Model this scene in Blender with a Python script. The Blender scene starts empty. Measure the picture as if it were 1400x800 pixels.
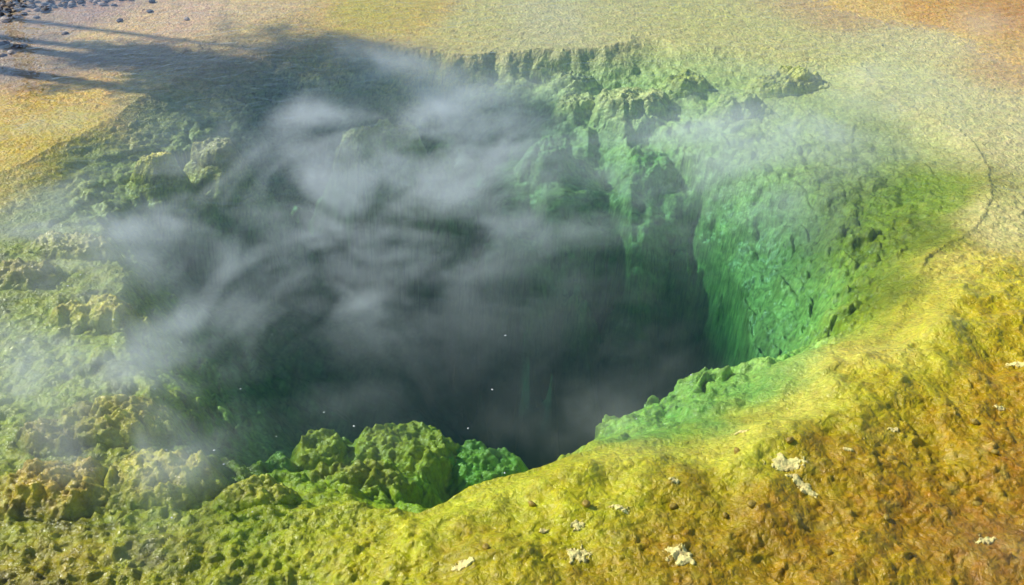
import bpy, math, random
import numpy as np
from mathutils import Vector

# ------------------------------------------------------------------ camera, sky, sun
scene = bpy.context.scene
COL = scene.collection
rad = math.radians
CAM_H, PITCH, HFOV = 4.2, 33.0, 55.0

cam = bpy.data.cameras.new('camera'); camo = bpy.data.objects.new('camera', cam)
COL.objects.link(camo); scene.camera = camo
cam.sensor_width = 36; cam.angle = rad(HFOV); cam.clip_start = .05; cam.clip_end = 4000
camo.location = (0, 0, CAM_H); camo.rotation_euler = (rad(90 - PITCH), 0, 0)

SUN_EL = 39.0
sx, sy = -0.95, 0.32
n_ = math.hypot(sx, sy); sx /= n_; sy /= n_
sun_dir = Vector((sx * math.cos(rad(SUN_EL)), sy * math.cos(rad(SUN_EL)), math.sin(rad(SUN_EL))))

world = bpy.data.worlds.new('World'); scene.world = world; world.use_nodes = True
wn = world.node_tree; wn.nodes.clear()
wo = wn.nodes.new('ShaderNodeOutputWorld'); wb = wn.nodes.new('ShaderNodeBackground')
sk = wn.nodes.new('ShaderNodeTexSky'); sk.sky_type = 'NISHITA'; sk.sun_disc = False
sk.sun_elevation = rad(SUN_EL); sk.sun_rotation = math.atan2(sx, sy)
sk.altitude = 2200; sk.air_density = 1.0; sk.dust_density = 1.0
wb.inputs['Strength'].default_value = 0.14
wn.links.new(sk.outputs[0], wb.inputs[0]); wn.links.new(wb.outputs[0], wo.inputs[0])

sl = bpy.data.lights.new('sun', 'SUN'); slo = bpy.data.objects.new('sun', sl); COL.objects.link(slo)
sl.energy = 4.6; sl.angle = rad(.6); sl.color = (1.0, .94, .84)
slo.rotation_euler = sun_dir.to_track_quat('Z', 'Y').to_euler(); slo.location = (-20, 8, 20)

vs = scene.view_settings
vs.view_transform = 'Standard'; vs.look = 'None'; vs.gamma = 1; vs.use_curve_mapping = False
vs.exposure = 0.10
cy = scene.cycles
cy.use_denoising = True
cy.use_adaptive_sampling = True; cy.adaptive_threshold = .03
cy.max_bounces = 4; cy.diffuse_bounces = 1; cy.glossy_bounces = 2; cy.transmission_bounces = 2
cy.transparent_max_bounces = 12; cy.volume_bounces = 2
cy.volume_step_rate = 2.0; cy.volume_max_steps = 96
cy.caustics_reflective = False; cy.caustics_refractive = False

# ------------------------------------------------------------------ helpers
FPX = 700 / math.tan(rad(HFOV / 2))
CP, SP = math.cos(rad(PITCH)), math.sin(rad(PITCH))
def U(px, py, z=0.0):
    """photo pixel -> plan position on the level z"""
    a = (px - 700) / FPX; b = (400 - py) / FPX
    dy = CP + b * SP; dz = -SP + b * CP
    t = (z - CAM_H) / dz
    return np.array([a * t, dy * t])
def project(x, y, z):
    dz = z - CAM_H
    depth = y * CP - dz * SP
    b = (y * SP + dz * CP) / depth; a = x / depth
    return 700 + a * FPX, 400 - b * FPX

def hash2(ix, iy, s):
    h = (ix.astype(np.int64) * 374761393 + iy.astype(np.int64) * 668265263 + s * 1442695041) & 0xFFFFFFFF
    h = ((h ^ (h >> 13)) * 1274126177) & 0xFFFFFFFF
    h = ((h ^ (h >> 15)) * 2246822519) & 0xFFFFFFFF
    return ((h ^ (h >> 16)) & 0xFFFFFF) / float(0xFFFFFF)
def gnoise(x, y, s=0):
    ix = np.floor(x); iy = np.floor(y); fx = x - ix; fy = y - iy
    ux = fx * fx * fx * (fx * (fx * 6 - 15) + 10); uy = fy * fy * fy * (fy * (fy * 6 - 15) + 10)
    def g(a, b):
        t = hash2(ix + a, iy + b, s) * 6.2831853
        return np.cos(t) * (fx - a) + np.sin(t) * (fy - b)
    return ((g(0, 0) * (1 - ux) + g(1, 0) * ux) * (1 - uy) + (g(0, 1) * (1 - ux) + g(1, 1) * ux) * uy) * 1.5
def fbm(x, y, s=0, o=4, gain=.5, lac=2.03):
    r = 0; a = 1; n = 0
    for k in range(o):
        r = r + a * gnoise(x + 17.3 * k, y - 9.1 * k, s + k); n += a
        a *= gain; x = x * lac; y = y * lac
    return r / n
def worley(x, y, s=0):
    ix = np.floor(x); iy = np.floor(y)
    f1 = np.full(x.shape, 9.0); f2 = np.full(x.shape, 9.0); idv = np.zeros(x.shape)
    for a in (-1, 0, 1):
        for b in (-1, 0, 1):
            cx = ix + a; cyy = iy + b
            dx = cx + hash2(cx, cyy, s) - x; dy = cyy + hash2(cx, cyy, s + 7) - y
            d = np.sqrt(dx * dx + dy * dy)
            new = d < f1
            f2 = np.where(new, f1, np.minimum(f2, d))
            idv = np.where(new, hash2(cx, cyy, s + 3), idv)
            f1 = np.where(new, d, f1)
    return f1, f2, idv
def sstep(a, b, v):
    t = np.clip((v - a) / (b - a), 0, 1); return t * t * (3 - 2 * t)
def catmull(pts, n=8):
    P = np.array(pts); N = len(P); out = []
    for i in range(N):
        p0, p1, p2, p3 = P[(i - 1) % N], P[i], P[(i + 1) % N], P[(i + 2) % N]
        for k in range(n):
            t = k / n
            out.append(.5 * ((2 * p1) + (-p0 + p2) * t + (2 * p0 - 5 * p1 + 4 * p2 - p3) * t * t + (-p0 + 3 * p1 - 3 * p2 + p3) * t ** 3))
    return np.array(out)
def sdf(poly, x, y):
    """signed distance, positive inside"""
    best = np.full(x.shape, 1e9); inside = np.zeros(x.shape, bool)
    for i in range(len(poly)):
        ax, ay = poly[i]; bx, by = poly[(i + 1) % len(poly)]
        ex, ey = bx - ax, by - ay
        t = np.clip(((x - ax) * ex + (y - ay) * ey) / (ex * ex + ey * ey + 1e-12), 0, 1)
        d = (x - ax - t * ex) ** 2 + (y - ay - t * ey) ** 2
        best = np.minimum(best, d)
        if abs(ey) > 1e-12:
            c = ((ay > y) != (by > y)) & (x < (bx - ax) * (y - ay) / ey + ax)
            inside ^= c
    d = np.sqrt(best)
    return np.where(inside, d, -d)
def srgb(c):
    c = np.array(c, float) / 255
    return np.where(c <= .04045, c / 12.92, ((c + .055) / 1.055) ** 2.4)

def link_mesh(name, verts, faces, mat=None, parent=None, smooth=True, col=None):
    me = bpy.data.meshes.new(name)
    verts = np.asarray(verts, dtype=np.float32)
    if isinstance(faces, np.ndarray):
        k = faces.shape[1]
        me.vertices.add(len(verts)); me.vertices.foreach_set('co', verts.ravel())
        me.loops.add(faces.size); me.loops.foreach_set('vertex_index', faces.ravel().astype(np.int32))
        me.polygons.add(len(faces)); me.polygons.foreach_set('loop_start', np.arange(0, faces.size, k, dtype=np.int32))
        me.update(calc_edges=True)
    else:
        me.from_pydata([tuple(map(float, v)) for v in verts], [], faces); me.update()
    if smooth: me.polygons.foreach_set('use_smooth', np.ones(len(me.polygons), bool))
    if col is not None:
        at = me.color_attributes.new('Col', 'FLOAT_COLOR', 'POINT')
        c = np.ones((len(verts), 4), np.float32); c[:, :3] = col
        at.data.foreach_set('color', c.ravel())
    o = bpy.data.objects.new(name, me); COL.objects.link(o)
    if mat: me.materials.append(mat)
    if parent: o.parent = parent
    return o
def tag(o, label=None, cat=None, group=None, kind=None):
    for k, v in (('label', label), ('category', cat), ('group', group), ('kind', kind)):
        if v: o[k] = v
    return o

class NT:
    def __init__(s, m): s.t = m.node_tree; s.t.nodes.clear()
    def n(s, typ, **kw):
        nd = s.t.nodes.new(typ)
        for k, v in kw.items(): setattr(nd, k, v)
        return nd
    def l(s, a, b): s.t.links.new(a, b)
    def math(s, op, a, b=None, c=None):
        nd = s.n('ShaderNodeMath', operation=op)
        for i, v in enumerate((a, b, c)):
            if v is None: continue
            if isinstance(v, (int, float)): nd.inputs[i].default_value = v
            else: s.l(v, nd.inputs[i])
        return nd.outputs[0]
def newmat(name):
    m = bpy.data.materials.new(name); m.use_nodes = True
    return m, NT(m)

# ------------------------------------------------------------------ materials
def crust_material(name, scale=1.0, bump=1.0, rough=.29, contrast=.45):
    """knobbly mineral and algae crust: own colour comes from the mineral zones, relief from noises"""
    m, t = newmat(name)
    out = t.n('ShaderNodeOutputMaterial'); bs = t.n('ShaderNodeBsdfPrincipled')
    at = t.n('ShaderNodeAttribute', attribute_name='Col')
    geo = t.n('ShaderNodeNewGeometry')
    n1 = t.n('ShaderNodeTexNoise'); n1.inputs['Scale'].default_value = 34 * scale; n1.inputs['Detail'].default_value = 4; n1.inputs['Roughness'].default_value = .72; n1.inputs['Distortion'].default_value = .6
    n2 = t.n('ShaderNodeTexNoise'); n2.inputs['Scale'].default_value = 9 * scale; n2.inputs['Detail'].default_value = 5; n2.inputs['Roughness'].default_value = .65
    v1 = t.n('ShaderNodeTexVoronoi', feature='F1'); v1.inputs['Scale'].default_value = 26 * scale; v1.inputs['Randomness'].default_value = 1
    nw = t.n('ShaderNodeTexNoise'); nw.inputs['Scale'].default_value = 14 * scale; nw.inputs['Detail'].default_value = 2
    add = t.n('ShaderNodeVectorMath', operation='MULTIPLY_ADD')
    t.l(nw.outputs['Color'], add.inputs[0]); add.inputs[1].default_value = (.09 / scale, .09 / scale, .09 / scale); t.l(geo.outputs['Position'], add.inputs[2])
    for nn in (n1, n2, nw): t.l(geo.outputs['Position'], nn.inputs['Vector'])
    t.l(add.outputs[0], v1.inputs['Vector'])
    # colour variation: mottled, yellower and browner algae specks
    r1 = t.n('ShaderNodeMapRange'); r1.inputs['From Min'].default_value = .32; r1.inputs['From Max'].default_value = .68
    r1.inputs['To Min'].default_value = 1 - .5 * contrast; r1.inputs['To Max'].default_value = 1 + .5 * contrast
    t.l(n1.outputs['Fac'], r1.inputs['Value'])
    r2 = t.n('ShaderNodeMapRange'); r2.inputs['From Min'].default_value = .35; r2.inputs['From Max'].default_value = .65
    r2.inputs['To Min'].default_value = .8; r2.inputs['To Max'].default_value = 1.15
    t.l(n2.outputs['Fac'], r2.inputs['Value'])
    k = t.math('MULTIPLY', r1.outputs[0], r2.outputs[0])
    mx = t.n('ShaderNodeVectorMath', operation='SCALE'); t.l(at.outputs['Color'], mx.inputs[0]); t.l(k, mx.inputs['Scale'])
    hs = t.n('ShaderNodeHueSaturation'); t.l(mx.outputs[0], hs.inputs['Color'])
    r3 = t.n('ShaderNodeMapRange'); r3.inputs['From Min'].default_value = .3; r3.inputs['From Max'].default_value = .7
    r3.inputs['To Min'].default_value = .485; r3.inputs['To Max'].default_value = .515
    t.l(nw.outputs['Fac'], r3.inputs['Value']); t.l(r3.outputs[0], hs.inputs['Hue'])
    t.l(hs.outputs[0], bs.inputs['Base Color'])
    bs.inputs['Roughness'].default_value = rough
    bs.inputs['Specular IOR Level'].default_value = .42
    hgt = t.math('ADD', t.math('MULTIPLY', n1.outputs['Fac'], .6), t.math('MULTIPLY', v1.outputs['Distance'], -.55))
    bp = t.n('ShaderNodeBump'); sz = t.n('ShaderNodeSeparateXYZ'); t.l(geo.outputs['Position'], sz.inputs[0])
    rz_ = t.n('ShaderNodeMapRange'); rz_.inputs['From Min'].default_value = -1.0; rz_.inputs['From Max'].default_value = -.12; rz_.inputs['To Min'].default_value = .3; rz_.inputs['To Max'].default_value = .9
    t.l(sz.outputs[2], rz_.inputs['Value']); t.l(rz_.outputs[0], bp.inputs['Strength'])       # the hottest, deepest sinter is smoother
    bp.inputs['Strength'].default_value = .9; bp.inputs['Distance'].default_value = .022 * bump / scale
    t.l(hgt, bp.inputs['Height']); t.l(bp.outputs[0], bs.inputs['Normal'])
    t.l(bs.outputs[0], out.inputs['Surface'])
    return m
M_ground = crust_material('algae_crust')
M_mound = crust_material('algae_mound', 1.0, 1.2)
M_flake = crust_material('pale_crust', 2.0, .8, .6, .5)

def water_material():
    m, t = newmat('hot_spring_water')
    out = t.n('ShaderNodeOutputMaterial')
    tr = t.n('ShaderNodeBsdfTransparent'); gl = t.n('ShaderNodeBsdfGlossy'); gl.inputs['Roughness'].default_value = .04
    geo = t.n('ShaderNodeNewGeometry')
    nz = t.n('ShaderNodeTexNoise'); nz.inputs['Scale'].default_value = 4; nz.inputs['Detail'].default_value = 2; nz.inputs['Distortion'].default_value = 1.2
    mp = t.n('ShaderNodeMapping'); mp.inputs['Scale'].default_value = (.8, 1.0, 1); t.l(geo.outputs['Position'], mp.inputs[0]); t.l(mp.outputs[0], nz.inputs['Vector'])
    bp = t.n('ShaderNodeBump'); bp.inputs['Strength'].default_value = .4; bp.inputs['Distance'].default_value = .03
    t.l(nz.outputs['Fac'], bp.inputs['Height']); t.l(bp.outputs[0], gl.inputs['Normal'])
    dt = t.n('ShaderNodeVectorMath', operation='DOT_PRODUCT'); t.l(geo.outputs['Incoming'], dt.inputs[0]); t.l(bp.outputs[0], dt.inputs[1])
    ca = t.math('ABSOLUTE', dt.outputs['Value']); om = t.math('SUBTRACT', 1.0, ca)
    p5 = t.math('POWER', t.math('MAXIMUM', om, 0.0), 5.0); fr = t.math('MULTIPLY_ADD', p5, .98, .02)
    mx = t.n('ShaderNodeMixShader'); t.l(fr, mx.inputs[0]); t.l(tr.outputs[0], mx.inputs[1]); t.l(gl.outputs[0], mx.inputs[2])
    t.l(mx.outputs[0], out.inputs['Surface'])
    va = t.n('ShaderNodeVolumeAbsorption'); va.inputs['Density'].default_value = 1.0
    va.inputs['Color'].default_value = (1 - .42, 1 - .17, 1 - .26, 1)
    vs_ = t.n('ShaderNodeVolumeScatter'); vs_.inputs['Density'].default_value = .024; vs_.inputs['Color'].default_value = (.55, .75, 1.0, 1)
    ad = t.n('ShaderNodeAddShader'); t.l(va.outputs[0], ad.inputs[0]); t.l(vs_.outputs[0], ad.inputs[1])
    t.l(ad.outputs[0], out.inputs['Volume'])
    return m
M_water = water_material()

def simple(name, c, rough=.7, var=.3, sc=30, bump=.01):
    m, t = newmat(name)
    out = t.n('ShaderNodeOutputMaterial'); bs = t.n('ShaderNodeBsdfPrincipled'); geo = t.n('ShaderNodeNewGeometry')
    nz = t.n('ShaderNodeTexNoise'); nz.inputs['Scale'].default_value = sc; nz.inputs['Detail'].default_value = 6
    t.l(geo.outputs['Position'], nz.inputs['Vector'])
    mr = t.n('ShaderNodeMapRange'); mr.inputs['From Min'].default_value = .3; mr.inputs['From Max'].default_value = .7
    mr.inputs['To Min'].default_value = 1 - var; mr.inputs['To Max'].default_value = 1 + var; t.l(nz.outputs['Fac'], mr.inputs['Value'])
    rgb = t.n('ShaderNodeRGB'); rgb.outputs[0].default_value = (*c, 1)
    s = t.n('ShaderNodeVectorMath', operation='SCALE'); t.l(rgb.outputs[0], s.inputs[0]); t.l(mr.outputs[0], s.inputs['Scale'])
    t.l(s.outputs[0], bs.inputs['Base Color']); bs.inputs['Roughness'].default_value = rough
    bp = t.n('ShaderNodeBump'); bp.inputs['Distance'].default_value = bump; t.l(nz.outputs['Fac'], bp.inputs['Height']); t.l(bp.outputs[0], bs.inputs['Normal'])
    t.l(bs.outputs[0], out.inputs['Surface'])
    return m
M_bark = simple('pine_bark', (.12, .08, .055), .9, .4, 8, .03)
M_needle = simple('pine_needles', (.035, .07, .02), .7, .4, 4, .01)
M_stone_dark = simple('dark_stone', (.09, .075, .075), .6, .5, 40, .01)
M_stone_pale = simple('pale_stone', (.5, .42, .36), .7, .35, 40, .01)
M_stone_olive = simple('olive_stone', (.30, .21, .02), .5, .4, 60, .006)
M_bubble = simple('foam_bubble', (.75, .78, .75), .3, .1, 60, .002)

# ------------------------------------------------------------------ ground and pool basin as one sheet
def axis(a, b, step, far):
    core = np.arange(a, b, step) if not callable(step) else None
    if core is None:
        core = [a]
        while core[-1] < b: core.append(core[-1] + step(core[-1]))
        core = np.array(core)
    lo = []; s = core[1] - core[0]; v = core[0]
    while v > -far: s *= 1.25; v -= s; lo.append(v)
    hi = []; s = core[-1] - core[-2]; v = core[-1]
    while v < far: s *= 1.25; v += s; hi.append(v)
    return np.concatenate([lo[::-1], core, hi])
XS = axis(-7.6, 7.6, .0125, 1500)
YS = axis(3.0, 15.2, lambda y: .0095 + .0016 * max(0, y - 3.2), 1500)
GX, GY = np.meshgrid(XS, YS)

RIM = [(-500, 330), (-150, 262), (0, 236), (90, 190), (160, 158), (215, 120), (300, 88), (420, 62), (520, 62), (600, 72), (700, 70), (800, 66), (890, 48),
       (960, 62), (1080, 78), (1165, 84), (1215, 128), (1330, 196), (1358, 262), (1325, 318), (1268, 352), (1240, 410), (1214, 462), (1150, 472), (1100, 492),
       (1074, 530), (1052, 566), (985, 584), (930, 606), (880, 606), (830, 610), (765, 630), (700, 655), (640, 668), (582, 700), (480, 690), (420, 700), (300, 720),
       (180, 770), (0, 840), (-200, 900), (-600, 700)]
C1 = [(190, 275), (150, 340), (170, 430), (190, 520), (235, 600), (300, 655), (420, 650), (520, 668), (600, 700), (700, 672),
      (830, 586), (890, 536), (970, 505), (1050, 500), (1105, 478), (1148, 430), (1150, 320), (1110, 260), (1010, 230), (930, 200), (895, 165), (870, 140), (800, 128), (700, 138),
      (600, 126), (500, 140), (430, 132), (340, 170), (270, 215)]
C2 = [(265, 310), (285, 400), (320, 510), (400, 610), (500, 740), (600, 780), (700, 780), (850, 690), (950, 600), (1035, 535), (1026, 440), (1008, 375),
      (940, 335), (880, 300), (760, 262), (600, 262), (480, 280), (380, 300)]
rim = catmull([U(*p, -.04) for p in RIM], 5)
c1 = catmull([U(*p, -.45) for p in C1], 5)
c2 = catmull([U(*p, -1.3) for p in C2], 5)
c3 = catmull([(-.8, 6.6), (-1.1, 7.8), (-.7, 9.4), (.4, 10.2), (1.5, 9.9), (2.0, 8.8), (2.12, 7.6), (1.95, 6.6), (.95, 5.7), (.1, 5.8)], 5)

G = (172, 172, 44); Y_ = (190, 184, 60); P_ = (214, 216, 136)
MOUNDS = [  # photo x, y of the crown, its level, radii, height, seed, label, own colour
    (545, 596, -.44, .46, .34, .13, 3, 'bright green knobbly underwater mound behind the yellow rim, largest of the bottom centre', G),
    (430, 603, -.40, .22, .20, .10, 5, 'small rounded green underwater mound left of the largest green mound', G),
    (500, 640, -.30, .34, .22, .10, 6, 'green lumpy mound in front of the largest green mound, close to the yellow shore', (160, 156, 44)),
    (650, 620, -.56, .38, .26, .10, 8, 'dark green mound on the right flank of the largest green mound, fading into deep water', (120, 170, 60)),
    (378, 628, -.40, .13, .13, .10, 12, 'lowest small green lump under steam at the left end of the green mounds', (120, 160, 60)),
    (862, 124, -.16, .54, .42, .15, 14, 'pale green cauliflower mound under the far rim, largest of the far ones', P_),
    (790, 132, -.24, .30, .24, .14, 16, 'small pale green knob left of the cauliflower mound by the far rim', P_),
    (785, 96, -.12, .26, .18, .10, 17, 'faint grey green knob in the shade close under the far rim', (150, 165, 100)),
    (940, 102, -.10, .30, .22, .14, 18, 'yellow green lump right of the cauliflower mound below the far rim', (180, 190, 90)),
    (1080, 108, -.06, .42, .22, .2, 19, 'broad yellow green lump with a dark cleft under it on the upper right slope', (176, 186, 84)),
    (1010, 135, -.12, .34, .2, .2, 20, 'pale green swell between the cauliflower mound and the dark cleft on the upper right slope', (170, 190, 100)),
    (895, 216, -.55, .30, .22, .16, 22, 'hazy green lump low on the far right slope at the edge of the dark vent', (140, 185, 90)),
    (752, 196, -.42, .30, .26, .24, 24, 'dim green lump half hidden by steam in the middle of the far wall', (120, 160, 90)),
    (530, 176, -.10, .62, .16, .16, 26, 'long low pale green ledge lit through the brightest steam', (180, 196, 100)),
    (216, 210, -.02, .26, .12, .12, 28, 'small yellow topped mound alone in grey water near the left yellow flats', (200, 196, 60)),
    (292, 192, -.05, .22, .15, .14, 30, 'grey green mound right of the small yellow topped mound', (150, 160, 80)),
    (150, 560, -.03, .40, .22, .18, 32, 'flat topped yellow green mound at the left, farthest of the near left mounds', Y_),
    (60, 590, -.04, .20, .14, .13, 33, 'small ragged olive mound at the left edge of the picture', (160, 150, 50)),
    (215, 640, -.02, .36, .26, .18, 34, 'wide sunlit yellow green mound in front of the flat topped mound', Y_),
    (60, 660, -.02, .34, .22, .16, 36, 'ochre and green mound against the lower left edge of the picture', (188, 164, 50)),
    (350, 668, -.03, .22, .12, .12, 38, 'low yellow green hump at the shore left of the bright green mounds', (180, 184, 56)),
    (140, 415, -.04, .34, .20, .16, 40, 'yellow mound glowing through steam near the left edge, middle height', (200, 190, 50)),
    (30, 365, -.03, .26, .16, .14, 42, 'shadowy olive mound at the left edge beneath the white steam', (170, 160, 60)),
    (95, 325, -.03, .40, .14, .12, 44, 'thin sunlit ridge mound at the left, farthest of those in the white steam', (190, 186, 90)),
]
def upsample(F, j, fj, i, fi):
    if F.ndim == 3: fj = fj[..., None]; fi = fi[..., None]
    return (F[j, i] * (1 - fi) + F[j, i + 1] * fi) * (1 - fj) + (F[j + 1, i] * (1 - fi) + F[j + 1, i + 1] * fi) * fj
def coarse(fn, x, y):
    """evaluates a smooth field on every fifth grid line and interpolates between them"""
    jj = np.unique(np.append(np.arange(0, x.shape[0], 5), x.shape[0] - 1)); ii = np.unique(np.append(np.arange(0, x.shape[1], 5), x.shape[1] - 1))
    F = fn(x[np.ix_(jj, ii)], y[np.ix_(jj, ii)])
    yy = y[:, 0]; xx = x[0]
    j = np.clip(np.searchsorted(yy[jj], yy, 'right') - 1, 0, len(jj) - 2); i = np.clip(np.searchsorted(xx[ii], xx, 'right') - 1, 0, len(ii) - 2)
    fj = ((yy - yy[jj[j]]) / (yy[jj[j + 1]] - yy[jj[j]]))[:, None] * np.ones((1, len(xx))); fi = ((xx - xx[ii[i]]) / (xx[ii[i + 1]] - xx[ii[i]]))[None] * np.ones((len(yy), 1))
    J = j[:, None] * np.ones((1, len(xx)), int); I = i[None] * np.ones((len(yy), 1), int)
    return upsample(F, J, fj, I, fi)
def contours(x, y):
    near = (np.abs(x) < 9) & (y > 1) & (y < 17)
    s0 = np.full(x.shape, -5.0); s1 = np.full(x.shape, -6.0); s2 = np.full(x.shape, -7.0); s3 = np.full(x.shape, -8.0)
    xn, yn = x[near], y[near]
    s0[near] = sdf(rim, xn, yn); s1[near] = sdf(c1, xn, yn); s2[near] = sdf(c2, xn, yn); s3[near] = sdf(c3, xn, yn)
    return np.stack([s0, s1, s2, s3], -1)
def uplift(x, y):
    """depth allowed over the broad hills that carry the mounds"""
    u = np.full(x.shape, 99.0); wv = fbm(x * 2.6, y * 2.6, 123, 3)
    for (px, py, top, rx, ry, rz, sd, lab, c) in MOUNDS:
        x0, y0 = U(px, py, top)
        r = np.sqrt(((x - x0) / rx) ** 2 + ((y - y0) / ry) ** 2) * (1 + .35 * wv) + .25 * wv
        u = np.minimum(u, -top + .05 + .5 * rz + np.maximum(r - .7, 0) * rx * (.75 if py < 260 and px > 600 else 1.5) + .5 * np.maximum(r - 2, 0) ** 2 * rx)
    return u
def zone_colour(x, y):
    P = np.array([U(a, b) for a, b, *_ in COLS]); K = np.array([srgb(c[2]) for c in COLS])
    wob = fbm(x * .9, y * .9, 3, 4) * .16 + fbm(x * 4, y * 4, 11, 3) * .05
    qx = x + wob * 1.6; qy = y + fbm(x * 1.3, y * 1.3, 81, 3) * .35
    sw = np.zeros(x.shape); acc = np.zeros(x.shape + (3,))
    for i in range(len(P)):
        R = .28 + .055 * P[i][1]
        w = 1 / (((qx - P[i][0]) ** 2 + (.8 * (qy - P[i][1])) ** 2) / R ** 2 + .12) ** 2.2
        sw += w; acc += w[..., None] * K[i]
    c = acc / sw[..., None]
    k = sstep(.10, .02, c[..., 2])[..., None]       # only the strongly coloured algae
    return c * (1 - k) + k * c * np.array([.80, 1.04, .3])
def fields(x, y, grid=True):
    """height and colour of the ground at plan positions x, y"""
    shp = x.shape
    wob = fbm(x * .9, y * .9, 3, 4) * .16 + fbm(x * 4, y * 4, 11, 3) * .05
    S = coarse(contours, x, y) if grid else contours(x, y)
    s0, s1, s2, s3 = S[..., 0], S[..., 1], S[..., 2], S[..., 3]
    s0w = s0 + wob * (.6 + 1.2 * sstep(11.0, 11.8, y)); s1w = s1 + wob * 1.3; s2w = s2 + wob * 1.6; s3w = s3 + wob * 2
    def seg(a, b): return np.clip(a / (a + np.maximum(-b, 0) + 1e-4), 0, 1)
    px, py = project(x, y, 0)
    dl = .45 - .27 * sstep(420, 180, px) * sstep(200, 330, py)
    d = np.where(s0w <= 0, 0, .02 + (dl - .02) * seg(np.maximum(s0w, 0), s1w) ** 1.0)
    d = np.where(s1w > 0, dl + (1.3 - dl) * seg(np.maximum(s1w, 0), s2w), d)
    d = np.where(s2w > 0, 1.3 + 1.6 * seg(np.maximum(s2w, 0), s3w), d)
    d = np.where(s3w > 0, 2.9 + 1.0 * np.minimum(s3w, 1.5), d)
    if grid: up = coarse(uplift, x, y)
    else: up = uplift(x, y)
    k = .10; h = np.clip(.5 + .5 * (up + wob * .5 - d) / k, 0, 1)
    d = np.where(up < 50, (up + wob * .5) * (1 - h) + d * h - k * h * (1 - h), d); d = np.maximum(d, 0)
    out = np.maximum(-s0w, 0)
    # gentle rounded lip: a broad swell of sinter just outside the steep near and right rim
    nearrim = sstep(380, 700, px) * sstep(300, 470, py)
    z = -d
    steep = sstep(.5, 1.6, d) * sstep(.9, -.6, x)      # quiet left wall, its shade put into the colour
    z = z + np.where(s0w <= 0, -.035 + .015 * nearrim + .06 * sstep(0, .5, out) * nearrim + .05 * sstep(.3, 2.5, out) * nearrim, 0)
    z = z + .05 * sstep(380, 60, py) * sstep(900, 1250, px) * sstep(.6, 2.5, out) - .012 * sstep(400, 200, px) * sstep(200, 40, py) * (s0w <= 0)
    z = z + nearrim * (.11 + .13 * fbm(x * 2.1, y * 2.1, 97, 3)) * sstep(.0, .34, out) * np.exp(-np.maximum(out - .4, 0) / 1.6) * (s0w <= 0)
    # relief
    sub = sstep(.02, .35, d)                       # 1 inside the pool
    left = sstep(760, 420, px) * sstep(230, 560, py)
    X0, Y0 = x, y
    x = X0 - .8 * d * np.tanh((X0 - .4) * 1.2); y = Y0 - .5 * d * np.tanh((Y0 - 7.6) * .9)     # relief follows the walls instead of stretching down them
    w1, w2, wi = worley(x * 3.0 + fbm(x * 3, y * 3, 5, 2) * .9, y * 3.6 + fbm(x * 3, y * 3, 6, 2) * .9, 21)
    w3, w4, wj = worley(x * 9 + fbm(x * 8, y * 8, 7, 2), y * 9 + fbm(x * 8, y * 8, 8, 2), 31)
    w5, w6, wk = worley(x * 24 + 1.2 * fbm(x * 14, y * 14, 9, 2), y * 24 + 1.2 * fbm(x * 14, y * 14, 10, 2), 41)
    big = (1 - np.clip(w1, 0, 1) ** 1.6) * .55 + .5 * wi * sstep(0, .55, w2 - w1)
    med = (1 - np.clip(w3, 0, 1) ** 1.4) * .5 + .55 * wj * sstep(0, .5, w4 - w3)
    fin = (1 - np.clip(w5, 0, 1)) * (.2 + .8 * wk)
    rough = fbm(x * 6, y * 6, 51, 5, .6)
    ragged = (np.abs(fbm(x * 8, y * 11, 55, 4, .65)) * 2 - .45)
    fr = fbm(x * 28, y * 28, 61, 3, .6)
    z = z + sub * (1 - .6 * steep) * (1 - .8 * sstep(1.2, 2.3, d)) * (1 - .45 * sstep(300, 180, py) - .3 * sstep(480, 200, px) * sstep(220, 330, py)) * ((big - .5) * .15 + (med - .5) * .03 + rough * .05 + ragged * .022)
    z = z + (1 - sub) * left * ((big - .6) * .05 + (med - .5) * .012 + rough * .03 + ragged * .018)
    # flowing streaks and nodules of the outer mats
    ang = .5
    u = x * math.cos(ang) + y * math.sin(ang); v = -x * math.sin(ang) + y * math.cos(ang)
    streak = fbm(u * 3.2 + wob * 4, v * 11, 71, 4, .6)
    nod = np.clip(1 - w5 * 1.6, 0, 1) * sstep(0, .3, w6 - w5) * (.3 + wk)
    nod2 = np.clip(1 - w3 * 2.1, 0, 1) * (wj > .72)
    nearfg = sstep(200, 420, py)
    calm = 1 - .75 * nearrim * sstep(1.0, .2, out + .35 * fbm(x * 2, y * 2, 77, 3))
    z = z + (1 - sub) * (streak * .016 + ((nod * .012 + nod2 * .030) * (.35 + .65 * nearfg) + rough * .009 * (1 + nearfg)) * calm + fr * .007 + .05 * fbm(x * 1.1, y * 1.1, 79, 3) * sstep(.1, .8, out) * nearfg)
    # undercut ledge line along the upper right rim
    # ---------------- colour: own colour of the mineral and algae zones, plus painted caustics and shade
    c = coarse(zone_colour, X0, Y0) if grid else zone_colour(X0, Y0)
    lf = 0
    # bare crest of knobs paler, crevices hold browner algae (patchy, not following the light)
    pale = srgb((225, 214, 120)); brown = srgb((120, 82, 12)); 
    lf = sstep(480, 200, px) * sstep(230, 330, py)
    lc = fbm(x * 2.4, y * 3.2, 131, 5, .62)
    c = c * (1 - lf * (.16 + .5 * sstep(.0, .35, lc)))[..., None]      # darker olive algae in wide patches on the left shelf
    kp = (sstep(.12, .5, fbm(x * 5, y * 7, 91, 5, .65)) * .4 * (1 - sub) * calm)[..., None]
    c = c * (1 - kp) + kp * (c * .45 + pale * .55)
    kb = (sstep(.1, .45, fbm(x * 7 + 40, y * 7, 95, 5, .7)) * .30 * (1 - sub * .6) * calm)[..., None]
    c = c * (1 - kb) + kb * c * (np.array([.62, .58, .5]))
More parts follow.
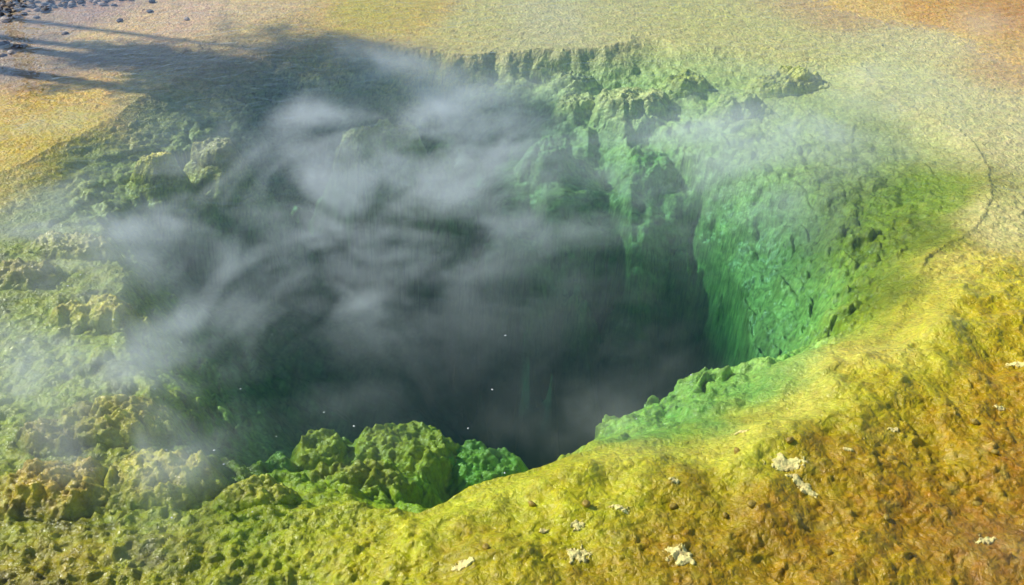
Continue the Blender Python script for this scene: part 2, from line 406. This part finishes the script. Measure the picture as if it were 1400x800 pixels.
    caustic_net = sstep(.02, .22, w4 - w3) * .6 + sstep(.02, .3, w6 - w5) * .4      # caustic light painted as pale cells with thin darker seams
    mot = fbm(x * 15, y * 15, 89, 4, .65); c = c * (1 + (.8 * caustic_net - .42 + .5 * mot) * sub)[..., None]
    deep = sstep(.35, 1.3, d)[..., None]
    c = c * (1 - deep) + deep * srgb((182, 192, 122)) * np.clip(.40 + .72 * caustic_net + .75 * mot + .4 * fbm(x * 5, y * 5, 88, 3), .12, 1.5)[..., None]
    c = c * (1 - .35 * steep[..., None])  # painted shade on the left wall
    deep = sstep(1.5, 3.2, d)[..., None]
    c = c * (1 - deep) + deep * srgb((70, 96, 118))  # darkness of the deep vent painted into its rock
    return z, c, d

COLS = [  # photo pixel, own colour of the surface there
 (1380, 780, (170, 112, 24)), (1250, 700, (182, 122, 12)), (1380, 560, (196, 140, 18)), (1100, 760, (178, 124, 10)), (1390, 660, (182, 120, 20)),
 (950, 780, (180, 130, 12)), (800, 790, (180, 138, 14)), (950, 690, (186, 142, 12)), (1150, 650, (186, 134, 12)), (1280, 600, (190, 138, 12)),
 (650, 780, (188, 154, 20)), (520, 790, (190, 164, 30)), (760, 700, (204, 176, 40)), (860, 650, (210, 192, 66)), (980, 620, (210, 192, 70)), (1080, 550, (210, 196, 76)),
 (1180, 500, (210, 194, 78)), (1280, 440, (208, 188, 70)), (1390, 470, (204, 160, 34)), (1330, 360, (212, 196, 84)), (1390, 390, (212, 182, 60)), (1230, 560, (206, 170, 44)),
 (1390, 300, (230, 218, 134)), (1320, 160, (232, 224, 140)), (1390, 180, (232, 218, 144)), (1200, 90, (228, 224, 134)), (1260, 60, (232, 220, 140)), (1390, 90, (222, 186, 110)),
 (1300, 20, (216, 168, 84)), (1390, 20, (206, 154, 82)), (1150, 15, (222, 190, 110)), (1050, 40, (224, 216, 124)), (950, 20, (220, 212, 116)), (850, 20, (222, 212, 126)), (750, 25, (222, 214, 146)),
 (650, 25, (222, 210, 120)), (560, 15, (232, 194, 70)), (480, 15, (236, 194, 60)), (400, 30, (228, 192, 96)), (350, 15, (240, 204, 130)), (250, 20, (244, 200, 146)), (180, 30, (246, 202, 132)),
 (120, 15, (206, 166, 136)), (60, 40, (204, 170, 124)), (130, 45, (248, 206, 124)), (20, 90, (176, 150, 120)), (100, 85, (190, 156, 110)), (200, 80, (206, 168, 104)), (300, 75, (206, 176, 110)), (20, 50, (190, 158, 124)),
 (30, 140, (250, 188, 60)), (100, 130, (250, 192, 70)), (200, 110, (232, 204, 108)), (20, 190, (246, 184, 40)), (90, 165, (240, 188, 50)), (10, 220, (240, 182, 40)),
 (120, 200, (168, 170, 80)), (230, 140, (170, 170, 100)), (60, 260, (160, 166, 86)), (400, 110, (140, 150, 110)),
 (0, 340, (182, 178, 70)), (120, 350, (186, 180, 70)), (50, 440, (184, 176, 56)), (160, 420, (190, 184, 60)), (30, 560, (178, 176, 60)), (150, 560, (190, 188, 70)),
 (30, 680, (192, 166, 40)), (60, 780, (192, 158, 40)), (130, 640, (190, 184, 70)), (220, 660, (188, 186, 60)), (200, 780, (186, 166, 40)), (330, 690, (184, 184, 50)), (350, 780, (190, 176, 40)),
 (450, 740, (196, 176, 42)), (560, 730, (202, 178, 44)), (450, 670, (184, 174, 46)), (600, 690, (206, 192, 62)), (680, 660, (208, 192, 64)),
 (560, 620, (150, 160, 44)), (430, 600, (150, 158, 46)), (300, 600, (130, 144, 50)),
 (1250, 300, (142, 134, 40)), (1200, 380, (144, 134, 42)), (1290, 250, (156, 156, 54)), (1100, 330, (170, 206, 100)), (1050, 430, (170, 206, 100)), (1180, 180, (160, 166, 84)),
 (975, 548, (120, 172, 80)), (1045, 518, (120, 172, 80)), (895, 574, (130, 172, 70)), (930, 625, (208, 190, 68)), (1030, 575, (210, 194, 74)),
 (1080, 130, (190, 196, 110)), (960, 110, (190, 200, 120)), (870, 110, (196, 206, 130)), (1000, 220, (165, 190, 110)), (900, 220, (160, 185, 110)), (700, 130, (160, 175, 120)), (550, 160, (170, 180, 110)),
]
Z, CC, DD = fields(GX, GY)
# far ground settles to a flat plain, the bank in the far left corner rises a little
PXg, PYg = project(GX, GY, 0)
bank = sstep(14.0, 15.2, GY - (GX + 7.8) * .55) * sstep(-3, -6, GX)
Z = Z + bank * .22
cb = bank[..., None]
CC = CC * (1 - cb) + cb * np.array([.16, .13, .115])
ny, nx = GX.shape
verts = np.stack([GX.ravel(), GY.ravel(), Z.ravel()], 1)
idx = np.arange(nx * ny).reshape(ny, nx)
quads = np.stack([idx[:-1, :-1].ravel(), idx[:-1, 1:].ravel(), idx[1:, 1:].ravel(), idx[1:, :-1].ravel()], 1)
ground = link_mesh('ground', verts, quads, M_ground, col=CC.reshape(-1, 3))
tag(ground, kind='structure')

def height(x, y):
    i = np.clip(np.searchsorted(XS, x) - 1, 0, nx - 2); j = np.clip(np.searchsorted(YS, y) - 1, 0, ny - 2)
    fx = (x - XS[i]) / (XS[i + 1] - XS[i]); fy = (y - YS[j]) / (YS[j + 1] - YS[j])
    return Z[j, i] * (1 - fx) * (1 - fy) + Z[j, i + 1] * fx * (1 - fy) + Z[j + 1, i] * (1 - fx) * fy + Z[j + 1, i + 1] * fx * fy

# ------------------------------------------------------------------ water (closed body, level z = 0)
def box(name, x0, x1, y0, y1, z0, z1, mat):
    v = [(x0, y0, z0), (x1, y0, z0), (x1, y1, z0), (x0, y1, z0), (x0, y0, z1), (x1, y0, z1), (x1, y1, z1), (x0, y1, z1)]
    f = [(0, 3, 2, 1), (4, 5, 6, 7), (0, 1, 5, 4), (1, 2, 6, 5), (2, 3, 7, 6), (3, 0, 4, 7)]
    return link_mesh(name, v, f, mat, smooth=False)
water = box('water', -14, 14, -1.0, 22, -7, 0, M_water)
tag(water, kind='structure')


# ------------------------------------------------------------------ submerged and emerging sinter mounds
def ico(n):
    import bmesh
    bm = bmesh.new(); bmesh.ops.create_icosphere(bm, subdivisions=n, radius=1)
    v = np.array([q.co[:] for q in bm.verts]); f = np.array([[q.index for q in p.verts] for p in bm.faces]); bm.free()
    return v, f
ICO = {n: ico(n) for n in (2, 3, 4, 6)}
def h1(x, y): return float(height(np.array([x]), np.array([y]))[0])
def mound(px, py, top, rx, ry, rz, seed, label, col):
    x0, y0 = U(px, py, top)
    n = int(np.clip(max(rx, ry) * 3.4 / .011, 60, 190))
    gu = np.linspace(-1.75, 1.75, n); uu, vv = np.meshgrid(gu, gu)
    X = x0 + uu * rx; Y = y0 + vv * ry
    z0, c0, d0 = fields(X, Y, False)
    wx = X + .10 * fbm(X * 4, Y * 4, seed, 3); wy = Y + .10 * fbm(X * 4, Y * 4, seed + 1, 3)
    r = np.sqrt(uu ** 2 + vv ** 2) + .55 * fbm(X * 1.8 + seed, Y * 1.8, seed + 2, 3) + .22 * fbm(X * 7, Y * 7, seed + 3, 3)
    e = np.clip(1.15 - r, 0, 1)
    prof = 1 - (1 - np.clip(e * 1.5, 0, 1)) ** 2
    l1, l2, li = worley(wx * 3.4, wy * 3.4, seed + 5); k1, k2, ki = worley(wx * 10, wy * 10, seed + 6)
    lob = .55 + .35 * (1 - l1 ** 1.5) + .35 * li * sstep(0, .5, l2 - l1) + .08 * (.5 - k1) + .06 * ki * sstep(0, .4, k2 - k1)
    hgt = prof * rz * .8 * lob + prof * (.032 * (np.abs(fbm(X * 9, Y * 11, seed + 8, 4, .65)) * 2 - .4) + .018 * fbm(X * 26, Y * 26, seed + 9, 3))
    m = e > .0
    Zt = np.where(m, z0 + hgt + .004, z0 - .06)
    zc = Zt[n // 2, n // 2]
    q = m[:-1, :-1] | m[1:, :-1] | m[:-1, 1:] | m[1:, 1:]
    idx = np.arange(n * n).reshape(n, n)
    F = np.stack([idx[:-1, :-1][q], idx[:-1, 1:][q], idx[1:, 1:][q], idx[1:, :-1][q]], 1)
    used = np.unique(F); mp = np.full(n * n, -1); mp[used] = np.arange(len(used)); F = mp[F]
    mixk = (.8 * np.clip(e * 2.2, 0, 1))[..., None]
    seam = (.66 + .30 * sstep(.02, .25, k2 - k1) + .22 * sstep(.02, .3, l2 - l1) + .45 * fbm(X * 14, Y * 14, seed + 12, 4, .6))[..., None]  # caustic cells and darker creases painted on the mound
    c = c0 * (1 - mixk) + mixk * srgb(col) * seam
    V = np.stack([X.ravel()[used], Y.ravel()[used], Zt.ravel()[used]], 1)
    org = np.array([x0, y0, zc])
    o = link_mesh('sinter_mound', V - org, F, M_ground, col=np.clip(c.reshape(-1, 3)[used], .005, .9))
    o.location = org
    return tag(o, label, 'mound', 'submerged sinter mounds')
for a in MOUNDS:
    px, py, top, rx, ry, rz, sd, lab, c = a
    mound(px, py, top, rx, ry, rz, sd, lab, c)

# ------------------------------------------------------------------ pale crust flakes standing proud of the mats
def flake(px, py, size, aspect, ang, seed, label, col=(232, 218, 136), thr=.0):
    x0, y0 = U(px, py)
    n = 64; L = size * 1.5
    u = np.linspace(-L, L, n); uu, vv = np.meshgrid(u, u)
    f = 1 - np.sqrt((uu / size) ** 2 + (vv / (size * aspect)) ** 2) + .85 * fbm(uu * 2.2 / size + seed, vv * 2.2 / size, seed, 4, .6) + .25 * fbm(uu * 9 / size, vv * 9 / size, seed + 4, 3)
    f = f - thr - .25
    m = f > 0
    ca, sa = math.cos(ang), math.sin(ang)
    X = x0 + uu * ca - vv * sa; Y = y0 + uu * sa + vv * ca
    # thickness tapers to nothing at the torn edge
    hz = height(X.ravel(), Y.ravel()).reshape(X.shape)
    hs = np.maximum(hz, -.02)
    top = hs + np.where(m, .003 + .012 * np.minimum(f, .5) ** .5 + .006 * fbm(X * 40, Y * 40, seed + 7, 3), -.05)
    q = m[:-1, :-1] | m[1:, :-1] | m[:-1, 1:] | m[1:, 1:]
    idx = np.arange(n * n).reshape(n, n)
    F = np.stack([idx[:-1, :-1][q], idx[:-1, 1:][q], idx[1:, 1:][q], idx[1:, :-1][q]], 1)
    used = np.unique(F); mp = np.full(n * n, -1); mp[used] = np.arange(len(used)); F = mp[F]
    V = np.stack([X.ravel()[used], Y.ravel()[used], top.ravel()[used]], 1)
    org = np.array([x0, y0, h1(x0, y0)])
    kk = srgb(col) * (1 + .3 * fbm(V[:, 0] * 30, V[:, 1] * 30, seed + 9, 3))[:, None]
    o = link_mesh('crust_flake', V - org, F, M_flake, col=np.clip(kk, .02, .85)); o.location = org
    return tag(o, label, 'mineral crust', 'pale crust flakes on the orange mat')
for a in [
    (1070, 658, .15, .42, -.05, 1, 'pale ragged crust flake, upper half of the branching pair on the orange mat'),
    (1092, 684, .12, .42, -.75, 2, 'pale ragged crust flake, lower right half of the branching pair on the orange mat'),
    (787, 781, .085, .8, .3, 3, 'pale star shaped crust flake at the bottom edge below the centre'),
    (845, 719, .065, .4, -.3, 4, 'thin pale crust flake above the star shaped one'),
    (788, 740, .045, .8, 0, 5, 'small chunky cream crust flake between the thin one and the star shaped one'),
    (925, 786, .10, .7, -.5, 6, 'yellow cream honeycomb crust flake at the bottom edge right of the star shaped one'),
    (636, 795, .09, .45, .1, 7, 'white crust flake cut by the bottom edge, leftmost of all flakes'),
    (1386, 518, .10, .4, -.3, 8, 'white crust flake on the right edge of the picture beside the yellow bank'),
    (1010, 603, .06, .35, -.2, 9, 'slim pale crust sliver high on the yellow bank above the branching pair'),
    (1152, 640, .04, .35, -.3, 10, 'tiny pale crust sliver right of the branching pair'),
    (918, 684, .05, .6, -.3, 11, 'roundish cream crust flake midway between the bank and the bottom edge'),
    (742, 744, .035, .6, .4, 12, 'tiny cream crust chip left of the chunky cream flake'),
    (1215, 608, .045, .5, -.4, 13, 'small cream crust chip on the orange mat below the yellow bank on the right'),
    (1340, 760, .08, .5, .2, 14, 'dull pale crust flake in the lower right corner under thin steam'),
    (1360, 580, .05, .5, -.4, 15, 'small cream crust patch near the right edge below the yellow bank'),
]:
    flake(*a)

# ------------------------------------------------------------------ stones, pebbles, floating foam
rng = random.Random(4)
def stone(px, py, size, flat, seed, label, mat, name='stone', group=None, cat='stone', detail=3, sink=.25):
    x0, y0 = U(px, py); v, f = ICO[detail]
    r = 1 + .28 * fbm(v[:, 0] * 1.3 + seed * 3.1, v[:, 1] * 1.3 + v[:, 2] * 1.1, seed, 2) + .10 * fbm(v[:, 0] * 4 + v[:, 2] * 3, v[:, 1] * 4, seed + 3, 2)
    p = v * r[:, None] * np.array([size, size * (.6 + .3 * ((seed * .37) % 1)), size * flat])
    a = seed * 1.7; p = np.stack([p[:, 0] * math.cos(a) - p[:, 1] * math.sin(a), p[:, 0] * math.sin(a) + p[:, 1] * math.cos(a), p[:, 2]], 1)
    o = link_mesh(name, p, f, mat); o.location = (x0, y0, max(h1(x0, y0), -.05) + size * flat * (1 - 2 * sink))
    return tag(o, label, cat, group)
for i, (px, py, s, m_, lab) in enumerate([
    (5, 56, .10, M_stone_dark, 'dark rock at the left edge, upper end of the row of rocks in grey shallows'),
    (14, 68, .09, M_stone_pale, 'pale pinkish rock second in the row of rocks at the left edge'),
    (22, 61, .10, M_stone_dark, 'dark rock just right of the pale pinkish rock in the row'),
    (32, 58, .06, M_stone_pale, 'small pale rock at the right end of the row of rocks'),
    (3, 72, .08, M_stone_dark, 'dark rock at the lower left end of the row of rocks'),
    (6, 24, .12, M_stone_pale, 'flat pale slab below the dark gravel corner'),
    (22, 19, .09, M_stone_pale, 'small flat pale stone touching the dark gravel corner'),
    (49, 20, .07, M_stone_dark, 'lone dark stone right of the gravel corner in blue shade'),
    (88, 42, .07, M_stone_dark, 'small dark stone on the lower edge of the cream flat'),
    (155, 4, .07, M_stone_dark, 'small dark stone on the cream flat near the top edge'),
    (163, 25, .08, M_stone_dark, 'dark grey elongated ripple, shaped as a stone, in the middle of the cream flat'),  # stone shape added in place of a faint ripple
    (204, 12, .07, M_stone_dark, 'grey stone right of the elongated ripple on the cream flat'),
    (254, 22, .07, M_stone_pale, 'rightmost small stone on the cream flat near the top'),
]):
    stone(px, py, s * .72, .4, i + 2, lab, m_, group='loose stones on the far left flats')
for i, (px, py, s, lab) in enumerate([
    (1330, 706, .028, 'small oval pebble with a long shadow on the lower right orange mat'),
    (800, 717, .028, 'dark pebble lying left of the thin pale flake'),
    (1352, 644, .026, 'small dark pebble near the right edge of the orange mat'),
    (1205, 730, .024, 'dark pebble in the middle of the lower right orange mat'),
    (1022, 720, .026, 'dark round pebble below the branching crust pair'),
    (988, 724, .022, 'smaller dark pebble left of the round one below the branching pair'),
    (1213, 647, .034, 'round olive pebble right of the branching crust pair'),
    (1004, 638, .030, 'olive pebble on the lower edge of the yellow bank above the branching pair'),
    (918, 712, .026, 'dark olive pebble under the roundish cream flake'),
    (665, 777, .024, 'dark pebble near the bottom edge right of the leftmost white flake'),
    (1073, 635, .028, 'rounded yellow olive pebble above the branching crust pair'),
    (1325, 600, .028, 'olive pebble on the orange mat under the right end of the yellow bank'),
    (1128, 775, .022, 'dark pebble at the bottom edge right of the honeycomb flake'),
    (727, 706, .024, 'dark pebble at the foot of the yellow bank left of centre bottom'),
]):
    stone(px, py, s, .7, i + 31, lab, M_stone_olive, name='pebble', cat='pebble', group='pebbles on the orange mat', sink=.3)
pv, pf = ICO[2]
bub = None
for i, (px, py) in enumerate([(230, 470), (248, 468), (372, 457), (155, 437), (227, 616), (306, 635), (212, 532), (378, 597), (235, 708), (945, 513), (870, 573), (673, 533), (691, 459), (690, 647),
                              (443, 564), (329, 532), (93, 391), (130, 327), (110, 376), (484, 583), (345, 700), (640, 586), (180, 580), (293, 616), (247, 433)]):
    x, y = U(px, py)
    if bub is None:
        bub = link_mesh('foam_bubble', pv * np.array([.004, .004, .0022]), pf, M_bubble); o = bub
    else:
        o = bub.copy(); COL.objects.link(o)
    k = .6 + 1.0 * rng.random(); o.scale = (k * 1.5, k, k); o.rotation_euler.z = rng.random() * 3
    o.location = (x, y, max(.002, h1(x, y)))
    tag(o, 'tiny white foam speck floating on the dark steaming water', 'foam speck', 'foam specks on the water')
# gravel of the far left corner: uncountable, one object
gv, gf = ICO[2]
V = []; F = []; Cc = []; off = 0
r2 = np.random.default_rng(9)
for k in range(900):
    px = r2.uniform(-60, 215) ; lim = 17 - px * .12
    if r2.random() < .12: lim += 10 * r2.random()
    py = r2.uniform(-40, lim)
    x, y = U(px, py); s = .02 + .05 * r2.random() ** 2
    q = gv * (1 + .3 * r2.standard_normal((len(gv), 1)) * .5) * s * np.array([1, .8, .6]) + np.array([x, y, h1(x, y) + s * .3])
    V.append(q); F.append(gf + off); off += len(gv)
    b = r2.random(); c = np.array([.06, .055, .06]) if b < .6 else (np.array([.42, .33, .28]) if b < .85 else np.array([.2, .16, .14]))
    Cc.append(np.tile(c, (len(gv), 1)))
g = link_mesh('gravel', np.concatenate(V), np.concatenate(F), M_flake, col=np.concatenate(Cc)); tag(g, kind='stuff')
tag(g, 'dark and pinkish gravel heaped in the far left corner', 'gravel')

# ------------------------------------------------------------------ lodgepole pines left of the frame: their shadows fall over the far left water
def pine(x, y, H, crown0, cr, seed, label, density=1.0, girth=.17):
    root = bpy.data.objects.new('pine_tree', None); COL.objects.link(root); root.location = (x, y, 0)
    tag(root, label, 'pine tree', 'pines beside the spring')
    r3 = np.random.default_rng(seed)
    V = []; F = []; n = 10; rings = 14
    for i in range(rings + 1):
        t = i / rings; R = girth * (1 - t) ** .8 + .015; bx = .12 * math.sin(t * 3 + seed); by = .1 * math.sin(t * 2.3 + seed)
        for k in range(n):
            V.append((bx + R * math.cos(k * 2 * math.pi / n), by + R * math.sin(k * 2 * math.pi / n), -.2 + t * (H + .2)))
    for i in range(rings):
        for k in range(n): F.append((i * n + k, i * n + (k + 1) % n, (i + 1) * n + (k + 1) % n, (i + 1) * n + k))
    link_mesh('trunk', V, F, M_bark, root)
    V = []; F = []
    for b in range(int(90 * density)):
        h = crown0 + (H - crown0) * r3.random() ** .8; t = (h - crown0) / (H - crown0)
        L = cr * (1 - t * .85) * (.6 + .5 * r3.random()); a = r3.random() * 6.283; droop = -.25 + .4 * t
        for k in range(70):
            u = .15 + .85 * r3.random(); p = np.array([math.cos(a) * L * u, math.sin(a) * L * u, h + droop * L * u]) + r3.normal(0, .10, 3) * (.5 + u * .6)
            d1 = r3.normal(0, 1, 3); d1 /= np.linalg.norm(d1); d2 = np.cross(d1, r3.normal(0, 1, 3)); d2 /= np.linalg.norm(d2)
            i0 = len(V); V += [p, p + d1 * .10 + d2 * .012, p + d1 * .13, p + d1 * .10 - d2 * .03]; F.append((i0, i0 + 1, i0 + 2, i0 + 3))
    link_mesh('crown', V, F, M_needle, root, smooth=False)
    return root
def shadow_source(px, py, hgt):
    """foot of a tree whose trunk at the height hgt shades the ground seen at the photo position"""
    q = U(px, py); L = hgt / math.tan(rad(SUN_EL)); return q[0] + sx * L, q[1] + sy * L
a = shadow_source(40, 92, 4.0); pine(a[0], a[1], 8.6, 4.6, 1.0, 3, 'bushy young pine left of the picture, nearest to the pool', .7)
a = shadow_source(60, 56, 6.0); pine(a[0], a[1], 8.6, 6.6, .8, 5, 'tall slim pine with a high crown behind the bushy young pine')
a = shadow_source(20, 18, 7.0); pine(a[0], a[1], 12.9, 9.7, 1.25, 9, 'tallest pine left of the picture, bare up to its small crown', 1.1, .11)
a = shadow_source(260, 98, 6.0); pine(a[0], a[1], 8.2, 5.6, 1.1, 7, 'pine with a ragged wide crown left of the picture, standing between its two neighbours', .7)
pine(-15.3, 30.0, 17.0, 8.5, 1.6, 11, 'old pine beyond the far left gravel whose bare trunk mirrors in the shallows', 1.0, .34)

STEAM_LO, STEAM_HI, STEAM_GAIN = .41, .68, .92
STEAM_BLOBS = [  # photo x, y, radii, lean, strength
 (640, 150, 110, 60, .4, 1.4), (560, 210, 190, 60, .4, .85), (430, 140, 60, 60, .3, .8), (520, 75, 60, 40, 0, .6), (480, 290, 200, 70, .5, .7),
 (95, 280, 110, 60, .3, 1.1), (70, 490, 130, 50, .3, .9), (210, 500, 100, 90, .2, 1.0), (230, 600, 70, 100, .3, .8), (215, 700, 50, 45, 0, .8), (60, 610, 60, 40, 0, .4),
 (300, 380, 220, 120, .4, .45), (620, 350, 230, 80, .4, .34), (840, 260, 120, 60, .5, .30), (860, 470, 150, 80, .3, .16), (130, 390, 170, 150, .3, .45), (800, 560, 110, 40, .1, .28),
 (940, 180, 110, 50, .5, .75), (1090, 165, 130, 40, .2, .5), (1360, 10, 90, 40, 0, .5), (1380, 760, 80, 50, .2, .35),
 (480, 450, 150, 80, .4, .22), (20, 200, 80, 80, .3, .25), (300, 220, 160, 80, .4, .6), (1050, 240, 150, 70, .2, .3), (1200, 110, 200, 60, .2, .25),
]
# ------------------------------------------------------------------ steam: a true three-dimensional density over the water
def vnoise3(p, s):
    i = np.floor(p).astype(np.int64); f = (p - i).astype(np.float32); u = f * f * (3 - 2 * f)
    def h(a, b, c):
        k = ((i[..., 0] + a) * 374761393 + (i[..., 1] + b) * 668265263 + (i[..., 2] + c) * 1274126177 + s * 974634777) & 0xFFFFFFFF
        k = ((k ^ (k >> 13)) * 1274126177) & 0xFFFFFFFF
        return ((k ^ (k >> 16)) & 0xFFFF).astype(np.float32) / 65535
    def lp(a, b, t): return a + (b - a) * t
    return lp(lp(lp(h(0, 0, 0), h(1, 0, 0), u[..., 0]), lp(h(0, 1, 0), h(1, 1, 0), u[..., 0]), u[..., 1]),
              lp(lp(h(0, 0, 1), h(1, 0, 1), u[..., 0]), lp(h(0, 1, 1), h(1, 1, 1), u[..., 0]), u[..., 1]), u[..., 2])
SX0, SX1, SY0, SY1, SZ0, SZ1 = -6.6, 6.6, 3.2, 13.2, .03, .9
NX, NY, NZ = 330, 250, 20
ax = np.linspace(SX0, SX1, NX); ay = np.linspace(SY0, SY1, NY); az = np.linspace(SZ0, SZ1, NZ)
zz, yy, xx = np.meshgrid(az, ay, ax, indexing='ij')
p = np.stack([xx, yy, zz], -1).astype(np.float32)
# wisps lean: streaks run from lower left to upper right as the breeze drags them
rot = .40; q = p.copy(); q[..., 0] = (p[..., 0] * math.cos(rot) + p[..., 1] * math.sin(rot)) * .8; q[..., 1] = (-p[..., 0] * math.sin(rot) + p[..., 1] * math.cos(rot)) * 1.1; q[..., 2] *= 1.5
q[..., 0] -= p[..., 2] * .3
w = np.stack([vnoise3(q * 1.1 + 5, 1), vnoise3(q * 1.1 + 9, 2), vnoise3(q * 1.1 + 14, 3)], -1) - .5
q2 = q + w * .8
w = np.stack([vnoise3(q2 * 2.6 + 5, 11), vnoise3(q2 * 2.6 + 9, 12), vnoise3(q2 * 2.6 + 14, 13)], -1) - .5
q2 = q2 + w * .45
N = 0; a_ = 1; tot = 0
for k in range(5):
    N = N + a_ * vnoise3(q2 * (1.9 * 2.1 ** k) + 3.7 * k, 20 + k); tot += a_; a_ *= .74
N = N / tot
wisp = np.clip((N - STEAM_LO) / (STEAM_HI - STEAM_LO), 0, 1) ** 1.4
M2 = np.zeros((NY, NX)); px2, py2 = np.meshgrid(ax, ay)
for (bx, by, rx_, ry_, an, st) in STEAM_BLOBS:
    cx, cyy = U(bx, by, .35)
    # radii given in photo pixels at that spot
    e = np.abs(U(bx + rx_, by, .35)[0] - cx); e2 = abs(U(bx, by - ry_, .35)[1] - U(bx, by + ry_, .35)[1]) / 2
    dx = px2 - cx; dy = (py2 - cyy) * e / e2
    c_, s_ = math.cos(an), math.sin(an); u_ = dx * c_ + dy * s_; v_ = -dx * s_ + dy * c_
    M2 += st * np.exp(-((u_ / e) ** 2 + (v_ / e) ** 2) * 1.2)
hprof = np.exp(-np.maximum(az - .1, 0) / .28) * np.clip((az - .02) / .1, 0, 1) * np.clip((SZ1 - az) / .35, 0, 1)
edge = np.clip((px2 - SX0) / .8, 0, 1) * np.clip((SX1 - px2) / .8, 0, 1) * np.clip((py2 - SY0) / .5, 0, 1) * np.clip((SY1 - py2) / 1.2, 0, 1)
# the steam rides on thin curling layers whose height rises and falls over the water
h0 = .10 + .55 * np.clip(vnoise3(np.stack([px2 * .9, py2 * .9, px2 * 0 + 3.3], -1), 61) * .6 + vnoise3(np.stack([px2 * 2.6, py2 * 2.6, px2 * 0 + 1.3], -1), 62) * .4 - .2, 0, 1)
layer = np.exp(-((zz - h0[None]) / .11) ** 2) + .55 * np.exp(-((zz - h0[None] * .4 - .04) / .07) ** 2)
D = (wisp * 1.1 * (1.9 * layer + .8 * hprof[:, None, None]) + .025 * hprof[:, None, None]) * M2[None] * np.clip((az - .02) / .06, 0, 1)[:, None, None] * np.clip((SZ1 - az) / .3, 0, 1)[:, None, None] * edge[None] * STEAM_GAIN
vo = np.stack([xx.ravel(), yy.ravel(), zz.ravel()], 1).astype(np.float32)
me = bpy.data.meshes.new('steam'); me.vertices.add(len(vo)); me.vertices.foreach_set('co', vo.ravel())
at = me.attributes.new('dens', 'FLOAT', 'POINT'); at.data.foreach_set('value', D.ravel().astype(np.float32))
steam = bpy.data.objects.new('steam', me); COL.objects.link(steam)
tag(steam, 'thin grey white wisps of steam drifting over the hot pool', 'steam', kind='stuff')
m, t = newmat('steam'); out = t.n('ShaderNodeOutputMaterial'); pv_ = t.n('ShaderNodeVolumePrincipled')
pv_.inputs['Color'].default_value = (.88, .95, .97, 1); pv_.inputs['Density'].default_value = 1.0; pv_.inputs['Anisotropy'].default_value = 0
t.l(pv_.outputs[0], out.inputs['Volume']); me.materials.append(m)
ng = bpy.data.node_groups.new('steam_grid', 'GeometryNodeTree')
ng.interface.new_socket('Geometry', in_out='INPUT', socket_type='NodeSocketGeometry'); ng.interface.new_socket('Geometry', in_out='OUTPUT', socket_type='NodeSocketGeometry')
gi = ng.nodes.new('NodeGroupInput'); go = ng.nodes.new('NodeGroupOutput')
vc = ng.nodes.new('GeometryNodeVolumeCube')
vc.inputs['Min'].default_value = (SX0, SY0, SZ0); vc.inputs['Max'].default_value = (SX1, SY1, SZ1)
vc.inputs['Resolution X'].default_value = NX; vc.inputs['Resolution Y'].default_value = NY; vc.inputs['Resolution Z'].default_value = NZ
si = ng.nodes.new('GeometryNodeSampleIndex'); si.data_type = 'FLOAT'; si.domain = 'POINT'; si.clamp = True
na = ng.nodes.new('GeometryNodeInputNamedAttribute'); na.data_type = 'FLOAT'; na.inputs['Name'].default_value = 'dens'
ps = ng.nodes.new('GeometryNodeInputPosition'); sp = ng.nodes.new('ShaderNodeSeparateXYZ')
def gm(op, a, b=None):
    nd = ng.nodes.new('ShaderNodeMath'); nd.operation = op
    for i, v in enumerate((a, b)):
        if v is None: continue
        if isinstance(v, (int, float)): nd.inputs[i].default_value = v
        else: ng.links.new(v, nd.inputs[i])
    return nd.outputs[0]
ng.links.new(ps.outputs[0], sp.inputs[0])
def ixn(o, lo, hi, n):
    r = gm('ROUND', gm('MULTIPLY', gm('SUBTRACT', o, lo), (n - 1) / (hi - lo)))
    return gm('MINIMUM', gm('MAXIMUM', r, 0.0), float(n - 1))
iX = ixn(sp.outputs[0], SX0, SX1, NX); iY = ixn(sp.outputs[1], SY0, SY1, NY); iZ = ixn(sp.outputs[2], SZ0, SZ1, NZ)
index = gm('ADD', gm('ADD', iX, gm('MULTIPLY', iY, float(NX))), gm('MULTIPLY', iZ, float(NX * NY)))
ng.links.new(gi.outputs[0], si.inputs['Geometry']); ng.links.new(na.outputs['Attribute'], si.inputs['Value']); ng.links.new(index, si.inputs['Index'])
ng.links.new(si.outputs[0], vc.inputs['Density'])
sm = ng.nodes.new('GeometryNodeSetMaterial'); sm.inputs['Material'].default_value = m
ng.links.new(vc.outputs[0], sm.inputs[0]); ng.links.new(sm.outputs[0], go.inputs[0])
md = steam.modifiers.new('steam', 'NODES'); md.node_group = ng
